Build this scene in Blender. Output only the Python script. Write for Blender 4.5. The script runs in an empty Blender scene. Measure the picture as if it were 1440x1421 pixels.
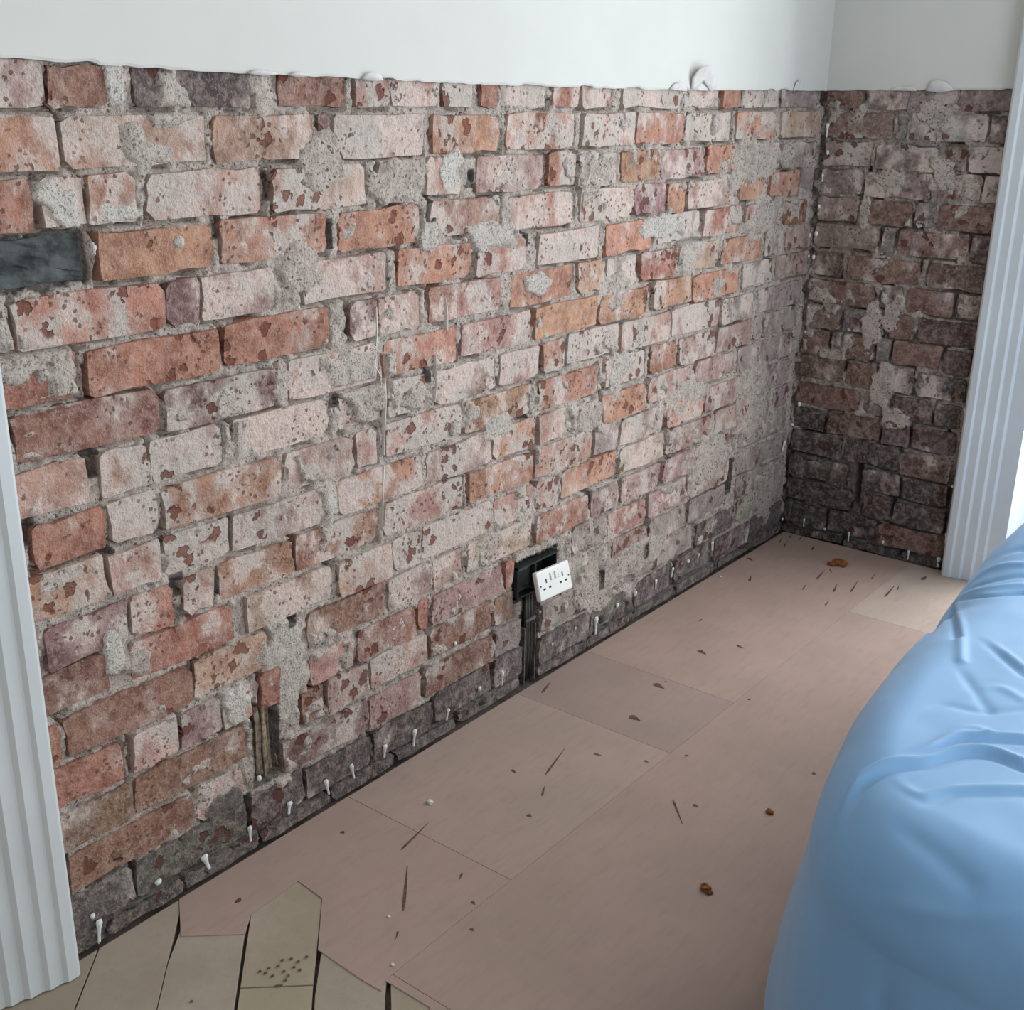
import bpy, bmesh, math, random
import numpy as np
from mathutils import Matrix, Vector

random.seed(7); rng = np.random.default_rng(7)
scene = bpy.context.scene
COL = scene.collection

# ------------------------------------------------------------------ camera
F = 1646.85; CAM = np.array([1.5101, -3.3992, 1.3450])
CR = np.array([0.78713435, 0.61658769, 0.01546415])
CU = np.array([-0.21635381, 0.25254393, 0.94308674])
CW = np.array([-0.5775903, 0.74568169, -0.3321871])
cam_d = bpy.data.cameras.new('camera'); cam = bpy.data.objects.new('camera', cam_d); COL.objects.link(cam)
cam_d.sensor_fit = 'HORIZONTAL'; cam_d.sensor_width = 36; cam_d.lens = F * 36 / 1440; cam_d.clip_start = 0.02
M4 = Matrix.Identity(4)
for i in range(3):
    M4[i][0], M4[i][1], M4[i][2], M4[i][3] = CR[i], CU[i], -CW[i], CAM[i]
cam.matrix_world = M4
scene.camera = cam

# ------------------------------------------------------------------ world, light, exposure
world = bpy.data.worlds.new('overcast_sky'); scene.world = world; world.use_nodes = True
bg = world.node_tree.nodes['Background']
bg.inputs[0].default_value = (0.80, 0.90, 1.0, 1); bg.inputs[1].default_value = 1.0

def window_light(name, loc, target, sx, sy, watts, col):
    l = bpy.data.lights.new(name, 'AREA'); l.shape = 'RECTANGLE'; l.size = sx; l.size_y = sy
    l.energy = watts; l.color = col
    o = bpy.data.objects.new(name, l); COL.objects.link(o); o.location = loc
    o.rotation_euler = (Vector(target) - Vector(loc)).to_track_quat('-Z', 'Y').to_euler()
    return o
# daylight through the tall window in the end wall and through the window opposite the brick wall
window_light('daylight_end_window', (1.60, 0.42, 1.30), (1.60, -2.0, 1.10), 1.55, 1.9, 92, (0.92, 0.97, 1.0))
window_light('daylight_side_window', (3.50, -2.15, 1.55), (0.0, -2.15, 1.15), 1.8, 1.3, 40, (0.96, 0.98, 1.0))

vs = scene.view_settings
vs.view_transform = 'Standard'; vs.look = 'None'; vs.gamma = 1.0; vs.use_curve_mapping = False
vs.exposure = 0.02
scene.cycles.use_denoising = True
scene.cycles.max_bounces = 6; scene.cycles.diffuse_bounces = 3; scene.cycles.glossy_bounces = 2; scene.cycles.transparent_max_bounces = 6; scene.cycles.adaptive_threshold = 0.02

# ------------------------------------------------------------------ photograph coordinates -> world planes
def ray(u, v): return CW + CR * (u - 720) / F - CU * (v - 710.5) / F
def onx(u, v, x=0.0): d = ray(u, v); return CAM + d * (x - CAM[0]) / d[0]
def ony(u, v, y=0.0): d = ray(u, v); return CAM + d * (y - CAM[1]) / d[1]
def onz(u, v, z=0.0): d = ray(u, v); return CAM + d * (z - CAM[2]) / d[2]
def y_on_course(u, z):
    k = (u - 720) / F; n = CR - k * CW
    return CAM[1] - (n[0] * (0 - CAM[0]) + n[2] * (z - CAM[2])) / n[1]
def x_on_course(u, z):
    k = (u - 720) / F; n = CR - k * CW
    return CAM[0] - (n[1] * (0 - CAM[1]) + n[2] * (z - CAM[2])) / n[0]

# ------------------------------------------------------------------ numpy noise
TAB = rng.random((256, 256))
def vnoise(x, y):
    xi = np.floor(x).astype(int); yi = np.floor(y).astype(int)
    fx = x - xi; fy = y - yi; fx = fx * fx * (3 - 2 * fx); fy = fy * fy * (3 - 2 * fy)
    a = TAB[xi & 255, yi & 255]; b = TAB[(xi + 1) & 255, yi & 255]
    c = TAB[xi & 255, (yi + 1) & 255]; d = TAB[(xi + 1) & 255, (yi + 1) & 255]
    return (a * (1 - fx) + b * fx) * (1 - fy) + (c * (1 - fx) + d * fx) * fy
def fbm(x, y, s, o=4, seed=0):
    t = 0; amp = 0.5; tot = 0
    for i in range(o):
        t = t + amp * vnoise(x * s + 17.3 * seed + 5.1 * i, y * s + 9.7 * seed + 3.3 * i); tot += amp; amp *= 0.55; s *= 2.03
    return t / tot
def sstep(a, b, x):
    t = np.clip((x - a) / (b - a), 0, 1); return t * t * (3 - 2 * t)

# ------------------------------------------------------------------ materials
def mat(name):
    m = bpy.data.materials.new(name); m.use_nodes = True
    nt = m.node_tree; b = nt.nodes['Principled BSDF']; b.inputs['Roughness'].default_value = 0.9
    b.inputs['Specular IOR Level'].default_value = 0.2
    return m, nt, b
class N:
    """tiny node helper"""
    def __init__(s, nt): s.nt = nt; s.l = nt.links
    def n(s, t, **k):
        x = s.nt.nodes.new(t)
        for a, v in k.items(): setattr(x, a, v)
        return x
    def put(s, sock, v):
        if hasattr(v, 'links') or isinstance(v, bpy.types.NodeSocket): s.l.new(v, sock)
        else: sock.default_value = v
    def noise(s, vec, scale, detail=4, rough=0.6, dist=0.0):
        x = s.n('ShaderNodeTexNoise'); s.put(x.inputs['Vector'], vec); x.inputs['Scale'].default_value = scale
        x.inputs['Detail'].default_value = detail; x.inputs['Roughness'].default_value = rough; x.inputs['Distortion'].default_value = dist
        return x.outputs['Fac']
    def voro(s, vec, scale, feature='F1', rnd=1.0):
        x = s.n('ShaderNodeTexVoronoi', feature=feature); s.put(x.inputs['Vector'], vec); x.inputs['Scale'].default_value = scale
        x.inputs['Randomness'].default_value = rnd
        return x.outputs['Distance']
    def math(s, op, a, b=0.0, c=0.0):
        x = s.n('ShaderNodeMath', operation=op); s.put(x.inputs[0], a); s.put(x.inputs[1], b)
        if len(x.inputs) > 2: s.put(x.inputs[2], c)
        return x.outputs[0]
    def step(s, v, lo, hi, a=0.0, b=1.0):
        x = s.n('ShaderNodeMapRange', interpolation_type='SMOOTHSTEP'); s.put(x.inputs['Value'], v)
        s.put(x.inputs['From Min'], lo); s.put(x.inputs['From Max'], hi); x.inputs['To Min'].default_value = a; x.inputs['To Max'].default_value = b
        return x.outputs[0]
    def mix(s, f, a, b, blend='MIX'):
        x = s.n('ShaderNodeMix', data_type='RGBA', blend_type=blend)
        s.put(x.inputs[0], f); s.put(x.inputs[6], a); s.put(x.inputs[7], b); return x.outputs[2]
    def bump(s, h, strength, dist, normal=None):
        x = s.n('ShaderNodeBump'); x.inputs['Strength'].default_value = strength; x.inputs['Distance'].default_value = dist
        s.put(x.inputs['Height'], h)
        if normal is not None: s.put(x.inputs['Normal'], normal)
        return x.outputs[0]
    def pos(s): return s.n('ShaderNodeNewGeometry').outputs['Position']
    def vscale(s, v, sc):
        x = s.n('ShaderNodeVectorMath', operation='MULTIPLY'); s.put(x.inputs[0], v); x.inputs[1].default_value = sc; return x.outputs[0]
def rgb(r, g, b): return (r, g, b, 1.0)

WASH = rgb(0.69, 0.56, 0.50)
def jitter(h, P, sc, amt):
    x = h.n('ShaderNodeTexNoise'); h.put(x.inputs['Vector'], P); x.inputs['Scale'].default_value = sc; x.inputs['Detail'].default_value = 3
    c = h.n('ShaderNodeVectorMath', operation='SUBTRACT'); h.l.new(x.outputs['Color'], c.inputs[0]); c.inputs[1].default_value = (.5, .5, .5)
    k = h.n('ShaderNodeVectorMath', operation='MULTIPLY_ADD'); h.l.new(c.outputs[0], k.inputs[0]); k.inputs[1].default_value = (amt, amt, amt); h.l.new(P, k.inputs[2])
    return k.outputs[0]
def make_brick_mat():
    m, nt, b = mat('old_brick'); h = N(nt); P = h.pos()
    oi = h.n('ShaderNodeObjectInfo'); base = oi.outputs['Color']; wash = oi.outputs['Alpha']
    n1 = h.noise(P, 17, 5, 0.62); n2 = h.noise(P, 190, 3, 0.8); n3 = h.noise(P, 7, 2, 0.5); n4 = h.noise(P, 55, 4, 0.7)
    c = h.mix(h.step(n1, 0.36, 0.62, 0.0, 0.85), base, h.mix(1.0, base, rgb(0.56, 0.50, 0.50), 'MULTIPLY'))
    c = h.mix(h.step(n4, 0.42, 0.66, 0.0, 0.55), c, h.mix(0.50, base, rgb(0.62, 0.48, 0.40)))
    c = h.mix(h.step(n2, 0.54, 0.66, 0.0, 0.35), c, rgb(0.58, 0.46, 0.39))
    # remains of lime wash and plaster on the face: a thin, cloudy skin
    w = h.math('MULTIPLY_ADD', h.math('SUBTRACT', h.noise(h.vscale(P, (1, 1, 0.8)), 13, 7, 0.66), 0.5), 1.75, 0.5)
    w = h.math('ADD', w, h.math('MULTIPLY', h.math('SUBTRACT', wash, 0.5), 0.62))
    wm = h.math('ADD', h.math('MULTIPLY', h.step(w, 0.34, 0.66), 0.64), h.math('MULTIPLY', h.step(w, 0.50, 0.62), 0.30))
    wc = h.mix(h.step(n3, 0.38, 0.62), WASH, rgb(0.555, 0.505, 0.46))
    wc = h.mix(h.step(n4, 0.46, 0.66, 0, 0.55), wc, rgb(0.45, 0.345, 0.315))
    wc = h.mix(h.step(n2, 0.54, 0.68, 0, 0.6), wc, rgb(0.27, 0.205, 0.19))
    c = h.mix(wm, c, wc)
    # chips knocked out of the face, bare clay inside
    J = jitter(h, P, 70, 0.030); J2 = jitter(h, P, 170, 0.010)
    chip = h.math('MULTIPLY', h.step(h.voro(J, 27), 0.33, 0.28), h.step(n3, 0.53, 0.56))
    chip2 = h.math('MULTIPLY', h.step(h.voro(J2, 80), 0.31, 0.24), h.step(h.noise(P, 12, 2), 0.47, 0.56))
    c = h.mix(h.math('MULTIPLY', chip, 0.92), c, h.mix(0.45, rgb(0.15, 0.050, 0.036), h.mix(1.0, base, rgb(.55, .42, .38), 'MULTIPLY')))
    c = h.mix(h.math('MULTIPLY', chip2, 0.8), c, rgb(0.125, 0.066, 0.055))
    h.l.new(c, b.inputs['Base Color'])
    hh = h.math('ADD', h.math('MULTIPLY', n2, 0.5), h.math('MULTIPLY', n4, 1.1))
    hh = h.math('SUBTRACT', hh, h.math('MULTIPLY', chip, 0.9))
    h.l.new(h.bump(hh, 1.0, 0.006), b.inputs['Normal'])
    return m
def make_mortar_mat():
    m, nt, b = mat('lime_mortar'); h = N(nt); P = h.pos()
    at = h.n('ShaderNodeAttribute', attribute_name='tone'); tone = at.outputs['Fac']      # 0 dark bitumen coat and painted recess shade .. 0.5 mortar .. 1 fresh plaster
    n1 = h.noise(P, 38, 4, 0.7); n2 = h.noise(P, 210, 3, 0.8)
    c = h.mix(h.step(n1, 0.38, 0.66), rgb(0.58, 0.505, 0.445), rgb(0.38, 0.325, 0.285))
    c = h.mix(h.step(h.noise(P, 12, 4, 0.7), 0.46, 0.62, 0, 0.75), c, rgb(0.60, 0.51, 0.465))
    c = h.mix(h.step(tone, 0.55, 0.95), c, rgb(0.66, 0.62, 0.57))
    c = h.mix(h.step(tone, 0.48, 0.05, 0, 0.92), c, h.mix(h.step(n1, .4, .6), rgb(0.15, 0.132, 0.12), rgb(0.078, 0.07, 0.066)))
    c = h.mix(h.step(n2, 0.53, 0.64, 0, 0.8), c, rgb(0.13, 0.105, 0.095))
    J2 = jitter(h, P, 140, 0.012)
    pit = h.math('MULTIPLY', h.step(h.voro(J2, 95), 0.30, 0.22), h.step(h.noise(P, 22, 2), 0.44, 0.54))
    c = h.mix(h.math('MULTIPLY', pit, h.step(tone, 0.5, 0.8, 0.85, 0.25)), c, rgb(0.075, 0.062, 0.057))
    h.l.new(c, b.inputs['Base Color'])
    hh = h.math('ADD', h.math('MULTIPLY', n2, 0.8), h.math('MULTIPLY', n1, 1.5))
    h.l.new(h.bump(hh, 1.0, 0.006), b.inputs['Normal'])
    return m
def flat_mat(name, col, rough=0.8, spec=0.3, var=0.0, vscale=6.0, bump=0.0, bscale=80.0, metal=0.0):
    m, nt, b = mat(name); h = N(nt); b.inputs['Roughness'].default_value = rough; b.inputs['Specular IOR Level'].default_value = spec
    b.inputs['Metallic'].default_value = metal
    P = h.pos(); c4 = rgb(*col)
    n = h.noise(P, vscale, 5, 0.6)
    d = rgb(*[x * (1 - var) for x in col])
    h.l.new(h.mix(h.step(n, 0.35, 0.65), c4, d), b.inputs['Base Color'])
    if bump: h.l.new(h.bump(h.noise(P, bscale, 4, 0.6), bump, 0.002), b.inputs['Normal'])
    return m
BRICK = make_brick_mat(); MORTAR = make_mortar_mat()
PLASTER = flat_mat('painted_plaster', (0.655, 0.655, 0.62), 0.75, 0.25, 0.04, 2.5, 0.12, 30)
CEIL = flat_mat('ceiling_paint', (0.70, 0.69, 0.66), 0.9, 0.1, 0.02)
GLOSS = flat_mat('white_gloss_paint', (0.63, 0.67, 0.685), 0.35, 0.45, 0.05, 9, 0.06, 40)
SLATE = flat_mat('dark_slate', (0.11, 0.122, 0.122), 0.85, 0.2, 0.65, 30, 1.0, 90)
CREAM = flat_mat('white_injection_cream', (0.82, 0.85, 0.84), 0.45, 0.4, 0.1, 60)
OLDWOOD = flat_mat('old_weathered_wood', (0.34, 0.28, 0.205), 0.85, 0.2, 0.6, 90, 0.7, 120)
WHITEPL = flat_mat('white_plastic', (0.80, 0.80, 0.77), 0.35, 0.5, 0.03, 20)
BLACKPL = flat_mat('black_box_plastic', (0.028, 0.033, 0.036), 0.5, 0.45, 0.4, 60)
CABLE = flat_mat('dark_cable_sheath', (0.05, 0.045, 0.04), 0.5, 0.4, 0.5, 80)
TUBE = flat_mat('dull_steel_conduit', (0.17, 0.15, 0.135), 0.6, 0.4, 0.6, 70, 0.3, 90)
HOLE = flat_mat('dark_socket_slot', (0.03, 0.03, 0.04), 0.7, 0.2)
RUST = flat_mat('brick_crumb_clay', (0.32, 0.125, 0.045), 0.95, 0.1, 0.5, 120, 0.5, 200)
CHIP = flat_mat('white_plaster_chip', (0.80, 0.76, 0.70), 0.9, 0.1, 0.1, 90)
SCUFF = flat_mat('dark_scuff', (0.17, 0.115, 0.085), 0.95, 0.1, 0.5, 120)
FLAKE = flat_mat('torn_paint_skin', (0.70, 0.68, 0.66), 0.7, 0.2, 0.12, 60)
WALLP = flat_mat('room_wall_paint', (0.64, 0.62, 0.58), 0.9, 0.1, 0.03)

def floor_mat(name, col, col2, grain):
    m, nt, b = mat(name); h = N(nt); b.inputs['Roughness'].default_value = 0.72; b.inputs['Specular IOR Level'].default_value = 0.25
    P = h.pos(); oi = h.n('ShaderNodeObjectInfo')
    n = h.noise(P, 5, 5, 0.6); n2 = h.noise(h.vscale(P, grain), 12, 5, 0.65); n3 = h.noise(P, 160, 3, 0.6)
    c = h.mix(h.step(n, 0.34, 0.68), rgb(*col), rgb(*col2))
    c = h.mix(1.0, c, oi.outputs['Color'], 'MULTIPLY')
    c = h.mix(h.step(n2, 0.46, 0.72, 0, 0.30), c, rgb(*[x * 0.70 for x in col]))
    c = h.mix(h.step(n3, 0.60, 0.74, 0, 0.25), c, rgb(*[x * 0.6 for x in col]))
    dust = h.step(h.noise(P, 14, 6, 0.7), 0.55, 0.75, 0, 0.22)
    c = h.mix(dust, c, rgb(0.46, 0.39, 0.35))
    h.l.new(c, b.inputs['Base Color'])
    h.l.new(h.bump(h.math('ADD', n2, n3), 0.10, 0.002), b.inputs['Normal'])
    return m
BOARD = floor_mat('dusty_pink_board', (0.425, 0.308, 0.264), (0.385, 0.285, 0.242), (6, 1, 1))
PARQ = floor_mat('worn_parquet', (0.43, 0.36, 0.30), (0.36, 0.305, 0.235), (5, 5, 1))
SUB = flat_mat('dusty_subfloor', (0.17, 0.135, 0.115), 0.95, 0.1, 0.5, 30, 0.4, 90)

def make_cloth_mat():
    m, nt, b = mat('blue_cotton_sheet'); h = N(nt); P = h.pos()
    n = h.noise(P, 4, 4, 0.5)
    h.l.new(h.mix(h.step(n, 0.35, 0.65), rgb(0.215, 0.42, 0.69), rgb(0.20, 0.395, 0.665)), b.inputs['Base Color'])
    b.inputs['Roughness'].default_value = 0.62; b.inputs['Sheen Weight'].default_value = 0.25; b.inputs['Specular IOR Level'].default_value = 0.3
    h.l.new(h.bump(h.noise(P, 600, 2, 0.5), 0.08, 0.001), b.inputs['Normal'])
    return m
CLOTH = make_cloth_mat()
def make_glass():
    m = bpy.data.materials.new('window_glass'); m.use_nodes = True; nt = m.node_tree; nt.nodes.clear()
    o = nt.nodes.new('ShaderNodeOutputMaterial'); t = nt.nodes.new('ShaderNodeBsdfTransparent'); g = nt.nodes.new('ShaderNodeBsdfGlossy')
    g.inputs['Roughness'].default_value = 0.02; mx = nt.nodes.new('ShaderNodeMixShader'); mx.inputs[0].default_value = 0.06
    nt.links.new(t.outputs[0], mx.inputs[1]); nt.links.new(g.outputs[0], mx.inputs[2]); nt.links.new(mx.outputs[0], o.inputs[0])
    return m
GLASS = make_glass()

# ------------------------------------------------------------------ object helpers
def link(name, me, m=None, parent=None, kind=None, smooth=False):
    o = bpy.data.objects.new(name, me); COL.objects.link(o)
    if m is not None and not me.materials: me.materials.append(m)
    if parent is not None: o.parent = parent
    if kind: o['kind'] = kind
    if smooth:
        me.polygons.foreach_set('use_smooth', np.ones(len(me.polygons), bool))
    return o
def pymesh(name, v, f):
    me = bpy.data.meshes.new(name); me.from_pydata([tuple(map(float, p)) for p in v], [], f); me.update(); return me
def box_vf(x0, x1, y0, y1, z0, z1, off=0):
    v = [(x0, y0, z0), (x1, y0, z0), (x1, y1, z0), (x0, y1, z0), (x0, y0, z1), (x1, y0, z1), (x1, y1, z1), (x0, y1, z1)]
    f = [(0, 3, 2, 1), (4, 5, 6, 7), (0, 1, 5, 4), (1, 2, 6, 5), (2, 3, 7, 6), (3, 0, 4, 7)]
    return v, [tuple(i + off for i in q) for q in f]
def boxes(name, lst):
    V, Fc = [], []
    for b in lst:
        v, f = box_vf(*b, off=len(V)); V += v; Fc += f
    return pymesh(name, V, Fc)
def bevel(me, w, seg=2):
    bm = bmesh.new(); bm.from_mesh(me)
    bmesh.ops.bevel(bm, geom=bm.edges[:], offset=w, segments=seg, affect='EDGES', profile=0.5)
    bm.to_mesh(me); bm.free(); me.update(); return me
def tag(o, label, cat, group=None):
    o['label'] = label; o['category'] = cat
    if group: o['group'] = group
def empty(name, loc):
    o = bpy.data.objects.new(name, None); COL.objects.link(o); o.location = loc; o.empty_display_size = 0.05; return o

# ================================================================== BRICK WALLS
P = 0.080; ZTOP2 = 1.3121
def ctop(k): return ZTOP2 - (k - 2) * P
JOINT = 0.011
C = {  # clay colours
 'r': (0.43, 0.200, 0.145), 'o': (0.53, 0.275, 0.185), 'b': (0.30, 0.165, 0.120), 't': (0.53, 0.37, 0.29),
 'v': (0.23, 0.135, 0.135), 'm': (0.41, 0.27, 0.245), 'd': (0.135, 0.120, 0.115), 'g': (0.37, 0.325, 0.30),
 'k': (0.51, 0.305, 0.245), 'x': (0.30, 0.13, 0.06)}
# each course: (left px, right px, clay, lime wash left on it 0..1)
ROWS = {
1: [(-60,62,'m',.75),(66,150,'b',.35),(186,350,'d',.30),(390,482,'b',.3),(500,546,'k',.6),(551,616,'k',.8),(620,665,'k',.7),(674,700,'r',.2),(704,770,'g',.8),(778,815,'r',.5),(818,860,'k',.7),(876,958,'k',.8),(962,1010,'k',.8),(1015,1040,'r',.1),(1044,1092,'g',.6),(1097,1152,'g',.3)],
2: [(-60,82,'o',.45),(91,289,'k',.6),(300,438,'k',.4),(446,463,'v',.3),(468,592,'m',.85),(606,702,'o',.45),(712,806,'o',.6),(819,892,'t',.8),(895,962,'r',.3),(966,1028,'g',.85),(1036,1088,'o',.5),(1098,1150,'t',.55)],
3: [(-60,48,'r',.4),(58,118,'m',.85),(122,190,'r',.7),(206,369,'k',.65),(383,512,'t',.55),(532,590,'g',.6),(598,646,'o',.6),(668,762,'m',.5),(770,808,'r',.5),(814,868,'g',.6),(873,926,'o',.35),(931,988,'m',.6),(995,1036,'o',.4),(1041,1096,'m',.6),(1100,1146,'g',.5)],
4: [(138,300,'o',.22),(309,458,'o',.5),(479,592,'o',.28),(606,702,'k',.5),(716,804,'o',.65),(815,890,'t',.7),(894,936,'m',.5),(939,963,'o',.3),(967,1036,'t',.45),(1040,1078,'o',.35),(1083,1122,'o',.3),(1126,1148,'g',.3)],
5: [(-40,16,'m',.7),(21,230,'o',.45),(233,280,'v',.15),(283,384,'m',.72),(426,541,'k',.7),(560,664,'o',.45),(672,740,'r',.5),(757,840,'k',.75),(852,916,'o',.3),(926,985,'g',.8),(990,1041,'r',.4),(1047,1096,'t',.6),(1100,1132,'x',.1)],
6: [(-60,108,'r',.25),(122,307,'r',.16),(314,460,'r',.18),(490,528,'v',.5),(532,588,'t',.55),(602,704,'r',.55),(720,804,'o',.30),(812,848,'o',.5),(854,896,'g',.75),(901,949,'r',.45),(955,1012,'t',.45),(1016,1071,'o',.35),(1076,1101,'g',.5),(1105,1140,'m',.4)],
7: [(-60,13,'m',.5),(22,223,'b',.28),(230,386,'v',.55),(405,528,'k',.7),(541,642,'o',.45),(650,746,'k',.45),(752,838,'o',.30),(842,911,'o',.35),(916,970,'o',.5),(975,1037,'o',.2),(1045,1086,'g',.7),(1091,1134,'m',.4)],
8: [(14,122,'k',.5),(140,210,'k',.85),(214,312,'m',.75),(328,464,'t',.75),(478,541,'m',.65),(546,598,'k',.85),(612,696,'m',.6),(703,757,'k',.8),(762,793,'r',.6),(797,869,'m',.75),(873,940,'k',.7),(946,1010,'m',.7),(1015,1060,'g',.6),(1066,1126,'g',.4)],
9: [(47,150,'r',.12),(153,222,'k',.85),(229,391,'o',.5),(400,497,'m',.55),(502,530,'k',.7),(544,648,'k',.85),(654,746,'o',.6),(756,839,'o',.5),(850,906,'k',.65),(915,950,'r',.3),(955,1004,'m',.6),(1008,1056,'m',.5),(1061,1120,'g',.35)],
10: [(40,149,'o',.65),(155,228,'k',.7),(232,322,'k',.82),(327,466,'m',.6),(474,592,'o',.6),(600,690,'m',.6),(694,750,'o',.5),(757,794,'k',.6),(800,842,'g',.6),(846,906,'o',.4),(911,972,'k',.65),(977,1032,'m',.55),(1037,1115,'g',.4)],
11: [(62,180,'v',.45),(185,244,'o',.5),(257,300,'t',.7),(308,412,'o',.55),(416,532,'r',.55),(541,650,'k',.7),(660,748,'o',.55),(753,831,'k',.5),(837,868,'g',.6),(872,932,'m',.65),(936,988,'o',.55),(993,1044,'m',.5),(1048,1112,'g',.35)],
12: [(55,152,'b',.35),(184,326,'r',.4),(345,466,'t',.6),(474,548,'t',.6),(553,590,'m',.7),(594,690,'k',.85),(694,750,'r',.6),(755,786,'k',.6),(790,866,'o',.45),(871,932,'t',.65),(937,1000,'m',.5),(1005,1052,'m',.4),(1057,1108,'g',.3)],
13: [(50,84,'r',.4),(92,267,'b',.22),(272,375,'k',.4),(432,538,'b',.28),(545,604,'m',.6),(609,650,'t',.5),(656,746,'t',.5),(753,826,'r',.4),(831,868,'m',.5),(873,926,'m',.5),(931,986,'m',.4),(991,1030,'v',.4),(1040,1106,'g',.3)],
14: [(66,171,'r',.2),(185,250,'t',.5),(253,310,'m',.45),(312,356,'o',.75),(366,392,'r',.05),(436,498,'k',.5),(503,584,'b',.45),(588,604,'r',.2),(608,704,'m',.35),(710,728,'r',.3),(806,850,'g',.5),(855,906,'r',.45),(911,962,'m',.4),(967,1024,'m',.4),(1036,1104,'g',.25)],
15: [(76,184,'b',.35),(190,344,'b',.18),(425,456,'b',.2),(461,516,'m',.4),(521,600,'k',.6),(606,690,'b',.4),(696,732,'b',.3),(758,802,'b',.4),(807,856,'g',.45),(861,908,'m',.4),(913,964,'g',.35),(969,1020,'g',.3),(1036,1102,'g',.25)],
16: [(99,272,'b',.12),(276,344,'b',.5),(398,515,'v',.4),(519,592,'m',.4),(597,690,'b',.35),(696,732,'g',.3),(762,812,'g',.3),(817,866,'g',.35),(871,920,'g',.3),(925,974,'g',.3),(979,1032,'d',.3),(1037,1100,'g',.2)],
17: [(60,188,'d',.15),(192,346,'d',.12),(354,428,'d',.2),(432,520,'d',.22),(525,606,'d',.2),(611,690,'d',.2),(695,734,'d',.2),(756,826,'d',.25),(831,886,'d',.22),(891,942,'d',.22),(947,1000,'d',.2),(1005,1052,'d',.2),(1056,1098,'d',.15)],
18: [(100,146,'d',.05),(150,256,'d',.08),(260,362,'d',.08),(367,462,'d',.08),(467,552,'d',.08),(557,640,'d',.08),(645,732,'d',.1),(756,820,'d',.1),(826,884,'d',.1),(890,944,'d',.1),(950,1004,'d',.1),(1010,1054,'d',.1),(1059,1096,'d',.1)],
}
ROWS_B = {
1: [(1163,1214,'r',.3),(1222,1277,'m',.5),(1282,1346,'g',.6),(1351,1432,'m',.45)],
2: [(1164,1257,'k',.45),(1262,1276,'g',.4),(1279,1388,'g',.6),(1393,1428,'v',.3)],
3: [(1160,1226,'t',.4),(1232,1318,'m',.6),(1332,1360,'b',.35),(1363,1420,'m',.8)],
4: [(1155,1212,'m',.55),(1217,1310,'m',.6),(1318,1380,'r',.45),(1384,1412,'m',.6)],
5: [(1150,1206,'t',.4),(1220,1282,'r',.25),(1287,1314,'g',.5),(1319,1402,'r',.2)],
6: [(1146,1234,'t',.35),(1239,1258,'g',.5),(1262,1360,'r',.4),(1366,1394,'v',.3)],
7: [(1141,1184,'b',.3),(1194,1292,'r',.25),(1306,1390,'b',.2)],
8: [(1136,1228,'r',.2),(1238,1268,'g',.4),(1275,1340,'r',.2),(1345,1382,'v',.3)],
9: [(1132,1180,'k',.3),(1186,1242,'g',.35),(1251,1283,'r',.05),(1290,1374,'v',.12)],
10: [(1128,1164,'r',.35),(1184,1226,'r',.1),(1232,1250,'g',.4),(1254,1322,'r',.06),(1327,1364,'v',.2)],
11: [(1125,1184,'b',.3),(1190,1232,'r',.1),(1238,1284,'g',.4),(1289,1358,'d',.35)],
12: [(1120,1208,'r',.12),(1214,1250,'g',.4),(1255,1310,'v',.15),(1315,1350,'d',.25)],
13: [(1116,1160,'d',.2),(1165,1236,'b',.3),(1241,1278,'v',.2),(1283,1344,'v',.15)],
14: [(1112,1184,'d',.25),(1189,1262,'d',.2),(1267,1336,'b',.2)],
15: [(1109,1192,'d',.2),(1212,1264,'d',.2),(1269,1332,'d',.2)],
16: [(1105,1196,'d',.15),(1214,1252,'v',.15),(1257,1328,'d',.15)],
17: [(1102,1160,'d',.15),(1165,1230,'d',.15),(1235,1324,'r',.04)],
18: [(1100,1182,'d',.1),(1187,1262,'d',.1),(1267,1322,'d',.1)],
}

def brick_mesh(L, H, depth=0.04):
    """irregular hand-made brick: local s along the wall, z up, front towards +n; origin at the face centre"""
    a, b = L / 2, H / 2
    j = lambda q: (rng.random() - 0.5) * 2 * q
    r = lambda: 0.003 + rng.random() ** 2 * 0.014
    kx = 3 if L > 0.15 else (2 if L > 0.08 else 1)
    pts = []
    for (p0, p1, k) in (((-a, -b), (a, -b), kx), ((a, -b), (a, b), 1), ((a, b), (-a, b), kx), ((-a, b), (-a, -b), 1)):
        d = (p1[0] - p0[0], p1[1] - p0[1]); ln = math.hypot(*d); e = (d[0] / ln, d[1] / ln)
        r0, r1 = min(r(), ln * .3), min(r(), ln * .3)
        ts = [r0 / ln] + [(i + 1) / (k + 1) + j(.08) for i in range(k)] + [1 - r1 / ln]
        for t_ in ts:
            w = j(0.0028) - (0.004 * rng.random() if rng.random() < .2 else 0)
            pts.append((p0[0] + d[0] * t_ + e[1] * w, p0[1] + d[1] * t_ - e[0] * w))
    n = len(pts); V = []
    t1, t2 = j(0.0025), j(0.0022)
    for (p, q) in pts: V.append((-depth, p * (1 + .002 / a), q * (1 + .002 / b)))
    for (p, q) in pts: V.append((t1 * p / a + t2 * q / b + j(0.0009) - 0.0006, p, q))
    Fc = [(i, (i + 1) % n, n + (i + 1) % n, n + i) for i in range(n)]
    Fc.append(tuple(n + i for i in range(n)))
    me = pymesh('brick', V, Fc); me.materials.append(BRICK); return me

POOL = {}
def pooled(L, H):
    key = (round(L / 0.012), round(H / 0.008)); lst = POOL.setdefault(key, [])
    if len(lst) < 4: lst.append((brick_mesh(L, H), L, H)); return lst[-1]
    return lst[rng.integers(len(lst))]

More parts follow.
